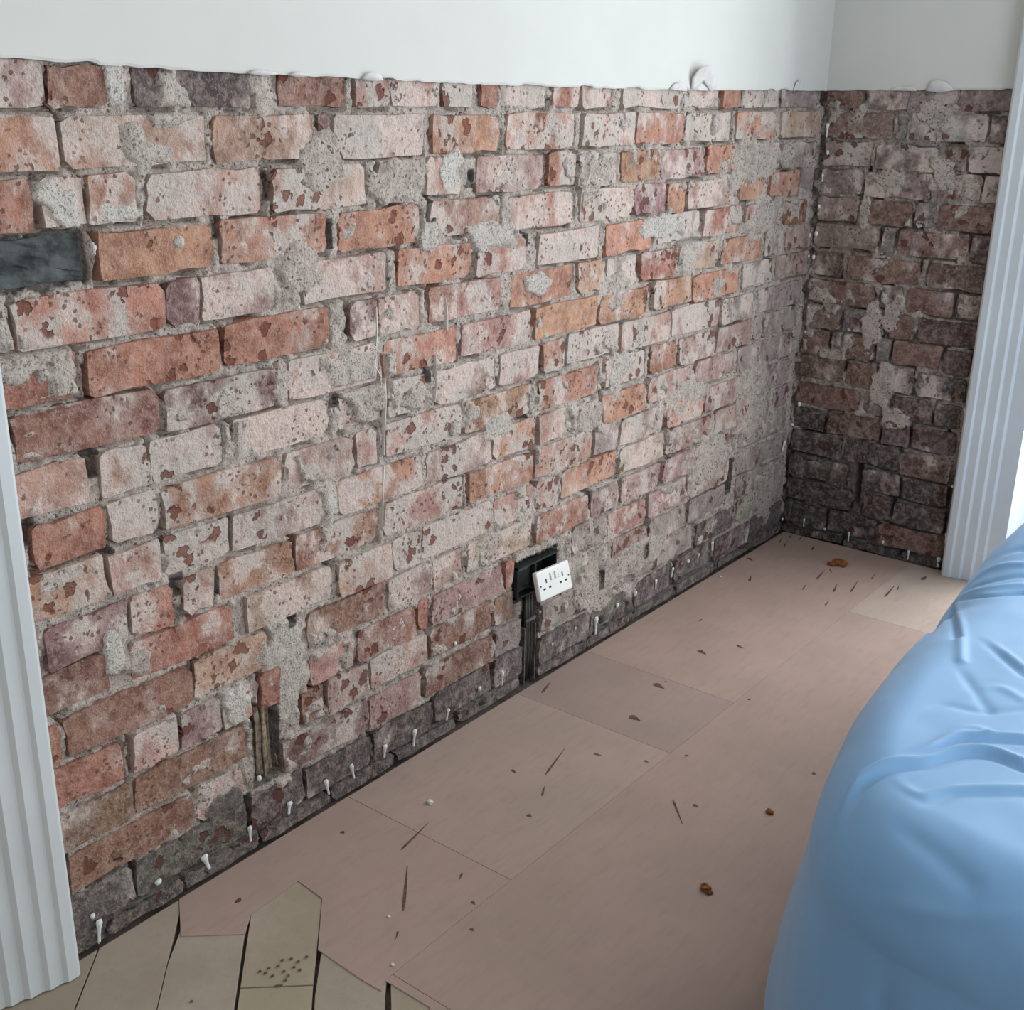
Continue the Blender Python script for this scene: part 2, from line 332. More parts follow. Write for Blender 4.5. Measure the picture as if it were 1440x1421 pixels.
def rects_of(rows, conv, lo, hi):
    out = []
    for k, row in rows.items():
        zt, zb = ctop(k) - JOINT / 2, ctop(k + 1) + JOINT / 2
        if k == 1: zt = 1.374
        if k == 18: zb = 0.001
        zm = (zt + zb) / 2
        for (u0, u1, c, w) in row:
            s0, s1 = conv(u0, zm), conv(u1, zm)
            s0, s1 = max(s0, lo), min(s1, hi)
            if s1 - s0 < 0.02: continue
            dz = rng.normal(0, 0.0022) if k not in (1, 18) else 0
            out.append((s0, s1, zb + dz, zt + dz, c, w, k))
    return out

def mortar_bed(S0, S1, Z1, rects, carve, smear, seed, step=0.004, dark_to=None, darken=0.0):
    """front surface of the mortar: S along the wall, Z up; returns S,Z,depth,tone"""
    ns, nz = int((S1 - S0) / step) + 1, int(Z1 / step) + 1
    s = np.linspace(S0, S1, ns); z = np.linspace(0, Z1, nz)
    Sg, Zg = np.meshgrid(s, z, indexing='ij')
    sd = np.full(Sg.shape, 1.0); below = np.zeros(Sg.shape)
    wob = (fbm(Sg, Zg, 60, 3, seed + 4) - 0.5) * 0.008; wob2 = (fbm(Sg, Zg, 45, 3, seed + 14) - 0.5) * 0.010
    for (a, b, c, d, *_r) in rects:
        i0, i1 = np.searchsorted(s, [a - 0.03, b + 0.03]); k0, k1 = np.searchsorted(z, [c - 0.03, d + 0.03])
        q = np.maximum(np.abs(Sg[i0:i1, k0:k1] - (a + b) / 2) - (b - a) / 2, np.abs(Zg[i0:i1, k0:k1] - (c + d) / 2) - (d - c) / 2)
        sd[i0:i1, k0:k1] = np.minimum(sd[i0:i1, k0:k1], q)
        e = (q > -0.003) & (q < 0.007) & ((Zg[i0:i1, k0:k1] < c + 0.002) | (np.abs(Sg[i0:i1, k0:k1] - (a + b) / 2) > (b - a) / 2 - 0.002))
        below[i0:i1, k0:k1] = np.maximum(below[i0:i1, k0:k1], e)
    fine = fbm(Sg, Zg, 110, 3, seed) - 0.5; mid = fbm(Sg, Zg, 30, 4, seed + 1) - 0.5; low = fbm(Sg, Zg, 7, 3, seed + 2)
    inside = sstep(0.001, -0.005, sd + wob)
    m = -0.0022 + 0.011 * mid + 0.010 * fine
    m = m * (1 - inside) + inside * (-0.0095 + 0.006 * mid)
    # thin skins of mortar dragged over the brick faces
    sm = sstep(0.56, 0.68, fbm(Sg, Zg, 14, 4, seed + 3)) * sstep(0.45, 0.6, low)
    m += 0.0125 * sm * inside + 0.003 * sm
    # open joints and missing pointing along lower and side edges of bricks
    gap = below * sstep(0.465, 0.56, fbm(Sg, Zg, 13, 3, seed + 6))
    m -= 0.022 * gap
    tone = np.full(Sg.shape, 0.5)
    tone = np.where(sm > 0.3, 0.66, tone)
    tone = tone - darken * (0.6 + 0.8 * low)
    tone = tone - 0.10 * sstep(0.5, 0.15, Zg)
    if dark_to is not None:
        dk = sstep(dark_to + 0.03, dark_to - 0.03, Zg + (fbm(Sg, Zg, 9, 3, seed + 8) - 0.5) * 0.10); tone = tone * (1 - dk) + 0.08 * dk
    edge_ = sstep(0.016, 0.004, -Sg if S0 < -1 else Sg); m -= 0.017 * edge_ * sstep(.40, .60, fbm(Sg, Zg, 22, 2, seed + 9))
    for (cs, cz, rs, rz, h, tn) in smear:
        dd = np.sqrt(((Sg - cs) / rs) ** 2 + ((Zg - cz) / rz) ** 2) + (fbm(Sg, Zg, 35, 3, seed + 5) - 0.5) * 1.1
        k = sstep(1.05, 0.82, dd)
        m = np.maximum(m, m * (1 - k) + k * (h + 0.004 * mid + 0.003 * fine)); tone = tone * (1 - k) + tn * k
    for (a, b, c, d, dep) in carve:
        sw, zw = Sg + wob * (1.1 if dep < .03 else .45), Zg + wob2 * (2.2 if dep < .03 else .5)
        k = ((sw > a) & (sw < b) & (zw > c) & (zw < d))
        m = np.where(k, -dep + 0.006 * mid, m)
        kd = ((Sg > a - .006) & (Sg < b + .006) & (Zg > c - .006) & (Zg < d + .006)) if dep > .02 else k
        tone = np.where(kd, 0.0, tone)  # shade inside pockets, slots and gaps painted into the mortar tone
    return s, z, Sg, Zg, m, tone
def grid_mesh(name, X, Y, Z, tone, flip=False):
    ns, nz = X.shape
    co = np.stack([X, Y, Z], -1).reshape(-1, 3).astype(np.float32)
    i = np.arange(ns * nz).reshape(ns, nz)
    q = np.stack([i[:-1, :-1], i[1:, :-1], i[1:, 1:], i[:-1, 1:]], -1).reshape(-1, 4)
    if flip: q = q[:, ::-1]
    me = bpy.data.meshes.new(name); me.vertices.add(len(co)); me.vertices.foreach_set('co', co.ravel())
    me.loops.add(q.size); me.loops.foreach_set('vertex_index', q.ravel().astype(np.int32))
    me.polygons.add(len(q)); me.polygons.foreach_set('loop_start', np.arange(0, q.size, 4, dtype=np.int32))
    me.polygons.foreach_set('loop_total', np.full(len(q), 4, np.int32))
    me.update(calc_edges=True)
    if tone is not None:
        at = me.attributes.new('tone', 'FLOAT', 'POINT'); at.data.foreach_set('value', tone.reshape(-1).astype(np.float32))
    return me

YL = -2.66                                     # brickwork runs on a little behind the left door casing
XR = 0.575
rectL = rects_of(ROWS, y_on_course, YL, -0.004)
rectB = rects_of(ROWS_B, x_on_course, 0.004, XR)

def wpt(u, v): p = onx(u, v); return p[1], p[2]
def bpt(u, v): p = ony(u, v); return p[0], p[2]
def smear_px(lst, f, px):
    o = []
    for (u, v, ru, rv, h, t) in lst:
        s, z = f(u, v); s1, _ = f(u + ru, v); _, z1 = f(u, v + rv); o.append((s, z, abs(s1 - s), abs(z1 - z), h, t))
    return o
SM_L = smear_px([(85,285,38,34,.006,.95),(112,345,22,42,.005,.95),(160,300,40,22,.004,.9),(245,165,40,8,.002,.7),(455,230,34,42,.004,.5),(560,252,46,34,.005,.55),
  (632,240,22,28,.006,.95),(600,330,14,30,.004,.75),(160,115,16,34,.003,.9),(420,380,26,42,.004,.45),(395,540,14,40,.003,.5),(690,330,40,20,.003,.75),(680,240,40,20,.003,.55),
  (760,400,24,16,.002,.75),(840,245,26,28,.003,.5),(860,410,26,26,.003,.6),(930,320,34,18,.003,.8),(60,830,24,22,.003,.9),(160,915,16,34,.005,.85),(195,930,22,22,.004,.55),
  (400,905,28,44,.004,.75),(405,965,24,44,.004,.7),(332,990,26,30,.009,.92),(285,1115,14,16,.004,.6),(320,1130,30,18,.002,.15),(840,585,30,26,.003,.5),
  (560,900,16,26,.002,.7),(1060,230,40,34,.002,.5),(1090,300,30,30,.002,.55),(700,600,24,16,.003,.75),(480,700,26,22,.002,.8),(250,340,10,10,.001,.8),
  (350,680,30,8,.003,.75),(870,520,24,24,.003,.7),(960,560,34,26,.003,.65),(1000,640,34,36,.003,.5),(840,830,30,34,.004,.5),(900,780,36,26,.003,.5),(1060,560,26,60,.003,.5),(1080,690,22,34,.003,.4)], wpt, 0)
SM_B = smear_px([(1315,160,30,22,.004,.55),(1250,250,26,16,.003,.5),(1325,245,12,20,.004,.6),(1225,460,16,50,.004,.5),(1240,540,18,40,.005,.55),(1215,300,8,30,.003,.6),(1255,440,14,30,.004,.5),(1260,590,24,16,.003,.5),(1170,500,20,10,.003,.45)], bpt, 0)
def span(f, u0, v0, u1, v1):
    a = f(u0, v0); b = f(u1, v1); return min(a[0], b[0]), max(a[0], b[0]), min(a[1], b[1]), max(a[1], b[1])
CV_WOOD = (-2.206, -2.152, 0.130, 0.288)
CV_BOX = (-1.437, -1.272, 0.232, 0.325)
CV_CAB = (-1.400, -1.338, 0.0, 0.24)
CV_SLATE = (YL, -2.437, ctop(5) + 0.006, ctop(4) + 0.002)
CV_SLOT = (-0.412, -0.392, 0.238, 0.335)
CV_GAP = (-2.630, -2.590, 0.112, 0.205)
carveL = [CV_WOOD + (0.05,), CV_BOX + (0.045,), CV_CAB + (0.03,), CV_SLATE + (0.016,), CV_SLOT + (0.03,), CV_GAP + (0.04,)]
for (u, v, wy, hz) in [(84,200,.014,.05),(376,262,.012,.045),(306,318,.008,.04),(462,330,.012,.05),(133,650,.012,.05),(38,752,.018,.045),(155,792,.010,.05),(250,822,.018,.035),(302,822,.010,.04),(272,935,.008,.055),
                       (348,1136,.012,.055),(188,1228,.009,.045),(460,805,.012,.055),(470,560,.014,.03),(600,527,.014,.03),(738,590,.012,.05),(826,690,.010,.06),(605,290,.010,.055),(660,250,.014,.03),(830,545,.008,.03),(740,330,.01,.05),
                       (770,655,.008,.03),(698,820,.012,.04),(662,930,.016,.035),(900,500,.010,.03),(935,505,.010,.03),(965,790,.012,.03),(908,775,.010,.04),(845,815,.010,.05),(1126,180,.006,.05),(525,640,.012,.02),(610,650,.016,.025),(545,622,.014,.025),(411,872,.014,.02)]:
    y, z = wpt(u, v); carveL.append((y - wy / 2, y + wy / 2, z - hz * .4, z + hz * .4, 0.022))
CV_SLOTB = (0.228, 0.246, 0.148, 0.285)
carveB = [CV_SLOTB + (0.055,)]
for (u, v, wx, hz) in [(1308,390,.012,.018),(1223,238,.012,.02),(1155,560,.01,.03),(1180,665,.012,.015),(1190,705,.008,.012),(1148,690,.008,.012),(1335,605,.01,.014),(1282,610,.014,.02)]:
    x, z = bpt(u, v); carveB.append((x - wx / 2, x + wx / 2, z - hz / 2, z + hz / 2, 0.02))

def clip_out(rects, cuts):
    res = rects
    for c in cuts:
        nxt = []
        for r in res:
            if r[1] <= c[0] or r[0] >= c[1] or r[3] - 0.012 <= c[2] or r[2] + 0.012 >= c[3]: nxt.append(r); continue
            if c[0] - r[0] > 0.03: nxt.append((r[0], c[0] - 0.001) + r[2:])
            if r[1] - c[1] > 0.03: nxt.append((c[1] + 0.001, r[1]) + r[2:])
        res = nxt
    return res
rectL = clip_out(rectL, [CV_WOOD, CV_BOX, CV_CAB, CV_SLATE, CV_SLOT, CV_GAP])
rectB = clip_out(rectB, [CV_SLOTB])

s, z, Sg, Zg, m, tone = mortar_bed(YL, 0.032, 1.400, rectL, carveL, SM_L, 0, dark_to=0.085)
wall_left = link('wall_left', grid_mesh('wall_left', m, Sg, Zg, tone), MORTAR, None, 'structure')
wall_left['label'] = 'exposed brick wall stripped of plaster below a rough cut line'
s, z, Sg, Zg, m, tone = mortar_bed(-0.032, XR, 1.400, rectB, carveB, SM_B, 40, dark_to=0.30, darken=0.20)  # end wall mortar set to a darker tone
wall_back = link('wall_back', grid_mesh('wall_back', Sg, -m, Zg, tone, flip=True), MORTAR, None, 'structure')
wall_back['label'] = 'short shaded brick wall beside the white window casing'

link('wall_core', boxes('wall_core', [(-0.20, -0.062, YL, 0.10, 0.0, 1.40)]), MORTAR, wall_left)
link('wall_core', boxes('wall_core', [(-0.062, 0.60, 0.062, 0.20, 0.0, 1.40)]), MORTAR, wall_back)
def lay(rects, parent, axis, darken=1.0):
    for (a, b, c, d, clay, w, k) in rects:
        me, L, H = pooled(b - a, d - c)
        o = link('brick', me, None, parent)
        fl = rng.random() < 0.5
        face = rng.normal(0.0012, 0.0018) + (-0.002 if clay in 'g' else 0)
        if axis == 'y':
            o.location = (face, (a + b) / 2, (c + d) / 2)
            o.scale = (1, (b - a) / L, (d - c) / H); o.rotation_euler = (math.pi if False else 0, 0, 0)
            o.rotation_euler = (rng.normal(0, 0.007), 0, 0)
        else:
            o.location = ((a + b) / 2, -face, (c + d) / 2)
            o.scale = (1, (b - a) / L, (d - c) / H); o.rotation_euler = (rng.normal(0, 0.006), 0, -math.pi / 2)
        v = np.array(C[clay]) * darken * (1 + rng.normal(0, 0.09)); v[1] *= 1 + rng.normal(0, 0.05)
        if darken < 1: v = v * 0.66 + 0.34 * v.mean()
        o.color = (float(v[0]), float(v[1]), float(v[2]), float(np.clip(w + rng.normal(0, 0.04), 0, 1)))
lay(rectL, wall_left, 'y'); lay(rectB, wall_back, 'x', 0.56)  # end wall clay made darker and less saturated

# ------------------------------------------------------------------ plaster above the cut line
def plaster_slab(name, parent, edge, axis, thick, top, seed):
    """edge: list of (s, z) along the wall"""
    es = np.array([e[0] for e in edge]); ez = np.array([e[1] for e in edge])
    s = np.arange(es[0], es[-1] + 1e-6, 0.005); zz = np.interp(s, es, ez)
    zz = zz + (fbm(s, s * 0, 40, 3, seed) - 0.5) * 0.004 + sstep(0.62, 0.72, fbm(s, s * 0, 16, 2, seed + 1)) * 0.004
    th = thick * (0.8 + 0.4 * fbm(s, s * 0 + 3, 30, 2, seed))
    V, Fc = [], []; n = len(s)
    def put(d, sv, z): V.append((d, sv, z) if axis == 'y' else (sv, -d, z))
    for i in range(n):
        put(-0.03, s[i], zz[i]); put(th[i] * 0.85, s[i], zz[i]); put(thick, s[i], zz[i] + 0.004); put(thick, s[i], top); put(-0.03, s[i], top)
    for i in range(n - 1):
        for k in range(5):
            a, b = i * 5 + k, i * 5 + (k + 1) % 5
            q = (a, b, b + 5, a + 5); Fc.append(q if axis == 'x' else q[::-1])
    Fc.append(tuple(range(5)) if axis == 'y' else tuple(range(4, -1, -1))); e = (n - 1) * 5; Fc.append(tuple(range(e + 4, e - 1, -1)) if axis == 'y' else tuple(range(e, e + 5)))
    o = link(name, pymesh(name, V, Fc), PLASTER, parent); o['label'] = 'painted white plaster above the stripped brickwork'; return o
TH = 0.011
edge_px = [(0,80),(60,85),(100,88),(200,95),(350,103),(450,108),(560,113),(680,119),(780,122),(880,125),(970,127),(1060,127),(1160,127.5)]
eL = []
for (u, v) in edge_px: p = onx(u, v, TH); eL.append((p[1], p[2]))
eL = [(-4.6, eL[0][1])] + eL[:-1] + [(0.0, eL[-1][1])]
plaster_slab('plaster', wall_left, eL, 'y', TH, 2.5, 11)
eB = [(0.0, eL[-1][1])]
for (u, v) in [(1220,127),(1300,127),(1380,126),(1440,127)]: p = ony(u, v, -TH); eB.append((p[0], p[2]))
eB.append((0.62, eB[-1][1]))
plaster_slab('plaster', wall_back, eB, 'x', TH, 2.5, 23)

# curled skins of paint and lining paper on the cut line
def flake(parent, prof, axis, h_out, curl):
    """prof: outline in photograph pixels, domed out of the wall"""
    pts = [(onx if axis == 'y' else ony)(u, v, TH if axis == 'y' else -TH) for (u, v) in prof]
    q = [(p[1], p[2]) if axis == 'y' else (p[0], p[2]) for p in pts]
    c = np.mean(q, 0); V = []; n = len(q); rings = 4
    zmin = min(a[1] for a in q); zmax = max(a[1] for a in q)
    for side in (0, 1):
        for r in range(rings):
            t = 1 - r / rings
            for a in q:
                sv = c[0] + (a[0] - c[0]) * t; zv = c[1] + (a[1] - c[1]) * t
                out = TH + 0.0008 + h_out * (1 - (1 - (1 - t)) ** 2 if False else (1 - t * t)) + curl * ((zv - zmin) / max(zmax - zmin, 1e-4)) ** 2 + (0.0009 if side else 0)
                V.append((out, sv, zv) if axis == 'y' else (sv, -out, zv))
    Fc = []
    for side in (0, 1):
        o = side * rings * n
        for r in range(rings - 1):
            for i in range(n):
                k = (i + 1) % n; f = (o + r * n + i, o + r * n + k, o + (r + 1) * n + k, o + (r + 1) * n + i); Fc.append(f if side else f[::-1])
        cap = tuple(o + (rings - 1) * n + i for i in range(n)); Fc.append(cap if side else cap[::-1])
    for i in range(n):
        k = (i + 1) % n; Fc.append((i, k, rings * n + k, rings * n + i))
    ob = link('paint_flake', pymesh('paint_flake', V, Fc), FLAKE, parent, smooth=True); return ob
flake(wall_left, [(971,125),(970,110),(974,97),(982,92),(990,93),(998,103),(1007,122),(1000,130),(990,118),(984,114),(978,126)], 'y', 0.003, 0.022)
flake(wall_left, [(940,126),(946,118),(954,115),(962,120),(966,128)], 'y', 0.006, 0.004)
flake(wall_left, [(507,111),(512,103),(524,101),(534,106),(538,113),(522,114)], 'y', 0.005, 0.006)
flake(wall_left, [(404,106),(411,101),(424,102),(438,106),(420,109)], 'y', 0.005, 0.004)
flake(wall_left, [(346,103),(356,98),(372,99),(392,104),(370,107)], 'y', 0.004, 0.003)
flake(wall_left, [(1115,127),(1117,116),(1121,112),(1128,122),(1132,128)], 'y', 0.002, 0.010)
flake(wall_back, [(1302,128),(1307,117),(1316,112),(1328,114),(1338,121),(1342,127),(1320,130)], 'x', 0.006, 0.006)
flake(wall_back, [(1250,127),(1262,122),(1284,122),(1290,128)], 'x', 0.003, 0.002)

# ------------------------------------------------------------------ dabs and runs of white damp-proofing cream
def drip_mesh(tail):
    V, Fc = [], []; prof = [(0.0045, 0.001), (0.004, 0.0045), (0.0, 0.0058), (-0.005, 0.0046)] + ([(-0.010, 0.0032), (-0.019, 0.0025), (-0.027, 0.0029), (-0.030, 0.0010)] if tail else [(-0.0075, 0.0015)])
    n = 7
    for (zz, r) in prof:
        for i in range(n):
            t = math.pi * i / (n - 1); V.append((math.sin(t) * r * 0.9, math.cos(t) * r, zz))
    for k in range(len(prof) - 1):
        for i in range(n - 1): Fc.append((k * n + i, k * n + i + 1, (k + 1) * n + i + 1, (k + 1) * n + i))
    Fc.append(tuple(range(n))); e = (len(prof) - 1) * n; Fc.append(tuple(range(e + n - 1, e - 1, -1)))
    me = pymesh('cream_drip', V, Fc); me.materials.append(CREAM); return me
DRIP = [drip_mesh(False), drip_mesh(True)]
def dab(u, v, tail, sc, wall):
    if wall == 'y': p = onx(u, v, 0.002); o = link('cream_drip', DRIP[tail], None, wall_left); o.location = p
    else: p = ony(u, v, -0.002); o = link('cream_drip', DRIP[tail], None, wall_back); o.location = p; o.rotation_euler = (0, 0, -math.pi / 2)
    o.scale = (sc, sc * (0.65 + 0.5 * rng.random()), sc * (0.75 + 0.5 * rng.random()))
    if wall == 'y': o.rotation_euler = (rng.normal(0, .14), 0, 0)
for (u, v, t, sc) in [(139,1298,1,1.15),(130,1288,0,.9),(222,1240,0,1.1),(287,1206,1,1.25),(351,1165,1,.95),(407,1130,1,1.05),(458,1100,1,1.0),(494,1078,1,1.05),(541,1050,1,.95),(583,1029,1,1.0),(630,999,1,.95),
                      (674,968,0,.9),(706,947,1,1.0),(776,905,1,.8),(808,883,0,1.0),(838,871,1,1.2),(868,851,0,1.0),(893,834,0,1.1),(922,817,1,1.0),(946,800,1,.9),(967,789,0,1.2),(982,780,1,.8),(1001,764,1,1.0),(364,1094,0,1.0),(640,905,0,.7),
                      (1120,590,0,1.0),(1103,622,1,1.0),(1139,330,0,.8),(1137,360,0,.7),(1100,730,0,.8)]:
    dab(u, v, t, sc, 'y')
for (u, v, t, sc) in [(1164,176,1,1.0),(1164,214,0,1.0),(1157,246,1,.9),(1152,290,0,1.0),(1148,328,0,1.3),(1144,361,0,1.0),(1137,432,1,.8),(1133,467,0,1.0),(1124,568,0,1.0),(1114,597,0,.9),(1194,750,1,.9),(1160,744,0,.8),(1131,731,1,.8),
                      (1242,762,0,1.2),(1278,776,1,1.0),(1320,786,1,1.0),(1417,250,0,1.1),(1414,278,1,.9),(1400,351,0,1.2),(1395,393,0,1.0),(1358,577,0,1.1),(1340,684,0,1.0),(1331,752,1,.8)]:
    dab(u, v, t, sc, 'x')

def run(pts, w):
    V, Fc = [], []
    for (u, v) in pts:
        p = onx(u, v, 0.003); V += [(-0.006, p[1] - w / 2, p[2]), (0.0045, p[1] - w / 5, p[2]), (0.0045, p[1] + w / 5, p[2]), (-0.006, p[1] + w / 2, p[2])]
    for i in range(len(pts) - 1):
        for k in range(3): Fc.append((i * 4 + k, i * 4 + k + 1, i * 4 + k + 5, i * 4 + k + 4))
    link('plaster_run', pymesh('plaster_run', V, Fc), CHIP, wall_left)
run([(529, 432), (530, 470), (527, 515), (536, 530)], .004); run([(541, 532), (543, 560), (541, 600), (540, 640)], .0035); run([(540, 655), (538, 700), (538, 745)], .003); run([(613, 500), (614, 540), (612, 566)], .003); run([(627, 420), (629, 440), (629, 465)], .003)
# dark slate let into the brickwork at the far left
def rough_block(name, ax0, ax1, ay0, ay1, az0, az1, mt, parent, amp, label=None, sub=3):
    bm = bmesh.new(); bmesh.ops.create_cube(bm, size=1)
    bmesh.ops.subdivide_edges(bm, edges=bm.edges[:], cuts=sub, use_grid_fill=True)
    for v in bm.verts:
        v.co = Vector((ax0 + (v.co.x + .5) * (ax1 - ax0), ay0 + (v.co.y + .5) * (ay1 - ay0), az0 + (v.co.z + .5) * (az1 - az0))) + Vector(rng.normal(0, amp, 3))
    me = bpy.data.meshes.new(name); bm.to_mesh(me); bm.free(); o = link(name, me, mt, parent)
    if label: o['label'] = label
    return o
rough_block('slate_block', -0.04, -0.011, YL, -2.448, ctop(5) + 0.012, ctop(4) - 0.004, SLATE, wall_left, 0.0014, 'dark grey slate block set in the brickwork', 10)
# split timber fixing plug left in its pocket
for i, (y0, y1, z0, z1, d) in enumerate([(-2.196, -2.184, 0.140, 0.284, -0.008), (-2.183, -2.172, 0.134, 0.286, -0.004), (-2.171, -2.160, 0.140, 0.278, -0.012)]):
    rough_block('timber_plug', -0.045, d, y0, y1, z0, z1, OLDWOOD, wall_left, 0.0013, 'split weathered timber plug in its pocket', 2)

# ================================================================== SETTING
def floor_poly(px): return [onz(u, v)[:2] for (u, v) in px]
sub = boxes('floor', [(-0.05, 3.40, -4.70, 0.60, -0.10, -0.0145)])
floor = link('floor', sub, SUB, None, 'structure'); floor['label'] = 'floor of dusty pink boards with worn parquet at the near left'
def slab(name, poly, z0, z1, mt, tint, parent=floor, bev=0.0003):
    bm = bmesh.new(); vs_ = [bm.verts.new((p[0], p[1], z1)) for p in poly]; f = bm.faces.new(vs_)
    if f.normal.z < 0: f.normal_flip()
    bm.normal_update()
    if f.normal.z < 0: bmesh.ops.reverse_faces(bm, faces=[f])
    r = bmesh.ops.extrude_face_region(bm, geom=[f]); dv = [e for e in r['geom'] if isinstance(e, bmesh.types.BMVert)]
    for v in dv: v.co.z = z0
    bmesh.ops.recalc_face_normals(bm, faces=bm.faces[:])
    if bev:
        ed = [e for e in bm.edges if all(abs(v.co.z - z1) < 1e-6 for v in e.verts)]
        bmesh.ops.bevel(bm, geom=ed, offset=bev, segments=1, affect='EDGES')
    me = bpy.data.meshes.new(name); bm.to_mesh(me); bm.free(); o = link(name, me, mt, parent); o.color = tint + (1.0,); return o
G = 0.0003; X0 = 0.012
def rect(x0, x1, y0, y1): return [(x0 + G, y0 + G), (x1 - G, y0 + G), (x1 - G, y1 - G), (x0 + G, y1 - G)]
# exposed herringbone parquet at the near left: blocks laid at 45 degrees
W = lambda u, v: tuple(onz(u, v)[:2])
A0, A1, A2 = W(260, 1260), W(254, 1317), W(344, 1314)
T0, T1, T2 = W(353, 1286), W(419, 1239), W(453, 1264)
e1, e2 = W(447, 1336), W(508, 1378); e3 = W(536, 1394); s0, s1 = (0.4305, -2.318), W(604, 1417)
PL = []
d45 = np.array([0.70, -0.71]); d45 = d45 / np.linalg.norm(d45)
def down(p, t): return (p[0] + d45[0] * t, p[1] + d45[1] * t)
# pointed block, the block below it, neighbours left and right
L_ = W(338, 1388); R_ = W(440, 1384)
PL.append(([T0, T1, T2, R_, L_], (1.0, 0.98, 0.92)))
PL.append(([(L_[0] + .002, L_[1] - .002), (R_[0] + .002, R_[1] - .002), down(R_, 1.35), down(L_, 1.35)], (1.0, 1.0, 0.90)))
PL.append(([W(262, 1285), W(352, 1285), W(343, 1316), W(333, 1389), down(W(333, 1389), 1.35), down(W(236, 1355), 1.43), W(236, 1355)], (0.98, 0.98, 0.98)))
PL.append(([W(456, 1310), W(545, 1368), W(541, 1398), down(W(541, 1398), 1.25), down(W(443, 1400), 1.32), W(443, 1400)], (0.93, 0.93, 0.88)))
PL.append(([W(549, 1362), W(620, 1405), down(s1, 1.25), down(W(548, 1400), 1.22)], (0.90, 0.88, 0.80)))
k0 = W(257, 1264); k1 = W(234, 1357)
PL.append(([(X0, -2.405), (k0[0], k0[1]), k1, down(k1, 1.43), (1.212, -3.915), (X0, -2.56)], (0.95, 0.92, 0.90)))
PL.append(([(X0, -2.564), (1.210, -3.919), (1.210, -4.105), (X0, -2.75)], (0.90, 0.86, 0.84)))
for i in range(10):
    y0 = -2.754 - 0.186 * i; L_x = min(1.2, (4.60 + y0 - 0.19) / 1.131)
    if L_x > 0.05: PL.append(([(X0, y0), (X0 + L_x, y0 - 1.131 * L_x), (X0 + L_x, y0 - 1.131 * L_x - 0.182), (X0, y0 - 0.182)], [(0.97, 0.95, 0.92), (0.92, 0.88, 0.86), (1.0, 0.98, 0.92)][i % 3]))
for (p, t) in PL: slab('plank', p, -0.0144, -0.0016, PARQ, t)
slab('underlay', [(X0, -2.36), (0.12, -2.20), (0.46, -2.28), (0.62, -2.40), (1.30, -2.96), (1.30, -4.60), (3.25, -4.60), (3.25, -0.004), (X0, -0.004)], -0.0144, -0.0017, SUB, (1, 1, 1))
# hardboard sheets over the rest of the floor
sheets = [
 (rect(X0, 0.431, -1.990, -1.4315), (1.02, 1.04, 1.03)),
 (rect(X0, 0.431, -1.4315, -1.142), (0.90, 0.90, 0.92)),
 (rect(X0, 0.431, -1.142, -0.004), (1.02, 1.0, 0.98)),
 (rect(0.431, 1.30, -0.4715, -0.004), (1.06, 1.14, 1.12)),
 (rect(0.431, 1.30, -2.300, -0.4715), (0.97, 0.96, 0.95)),
 (rect(1.302, 3.25, -2.300, -0.004), (0.97, 0.97, 0.97)),
]
for (p, t) in sheets: slab('floor_board', p, -0.0014, 0.0, BOARD, t)
# near sheets cut round the exposed parquet
slab('floor_board', [(X0, -1.9906), (0.4307, -1.9906), (0.4307, -2.300), s0, e3, e2, e1, T2, T1, T0, A2, A1, (X0, -2.401)], -0.0014, 0.0, BOARD, (1.0, 0.99, 0.98))
slab('floor_board', [(0.4313, -2.3006), (0.4313, -2.318), s1, down(s1, 1.0), (1.30, -3.20), (1.30, -2.3006)], -0.0014, 0.0, BOARD, (0.97, 0.95, 0.92))
slab('floor_board', rect(1.302, 3.25, -4.60, -2.302), -0.0014, 0.0, BOARD, (0.96, 0.96, 0.96))

# scuffs and gouges in the boards: thin tapering marks standing a hair proud
def mark(u0, v0, u1, v1, w, taper=0.15):
    a, b = onz(u0, v0)[:2], onz(u1, v1)[:2]; d = b - a; L = np.linalg.norm(d)
    if L < 1e-4: return
    n = np.array([-d[1], d[0]]) / L * w / 2; pts = []
    for t, k in ((0, .35), (.15, 1), (.5, .8), (1, taper)): pts.append(a + d * t + n * k * (0.8 + 0.4 * rng.random()))
    for t, k in ((1, taper), (.5, .8), (.15, 1), (0, .35)): pts.append(a + d * t - n * k * (0.8 + 0.4 * rng.random()))
    V = [(p[0], p[1], 0.0002) for p in pts] + [(p[0] * .98 + np.mean([q[0] for q in pts]) * .02, p[1] * .98 + np.mean([q[1] for q in pts]) * .02, 0.0007) for p in pts]
    m_ = len(pts); Fc = [tuple(range(m_, 2 * m_))] + [(i, (i + 1) % m_, m_ + (i + 1) % m_, m_ + i) for i in range(m_)]
    bm_me = pymesh('scuff_mark', V, Fc); link('scuff_mark', bm_me, SCUFF, floor)
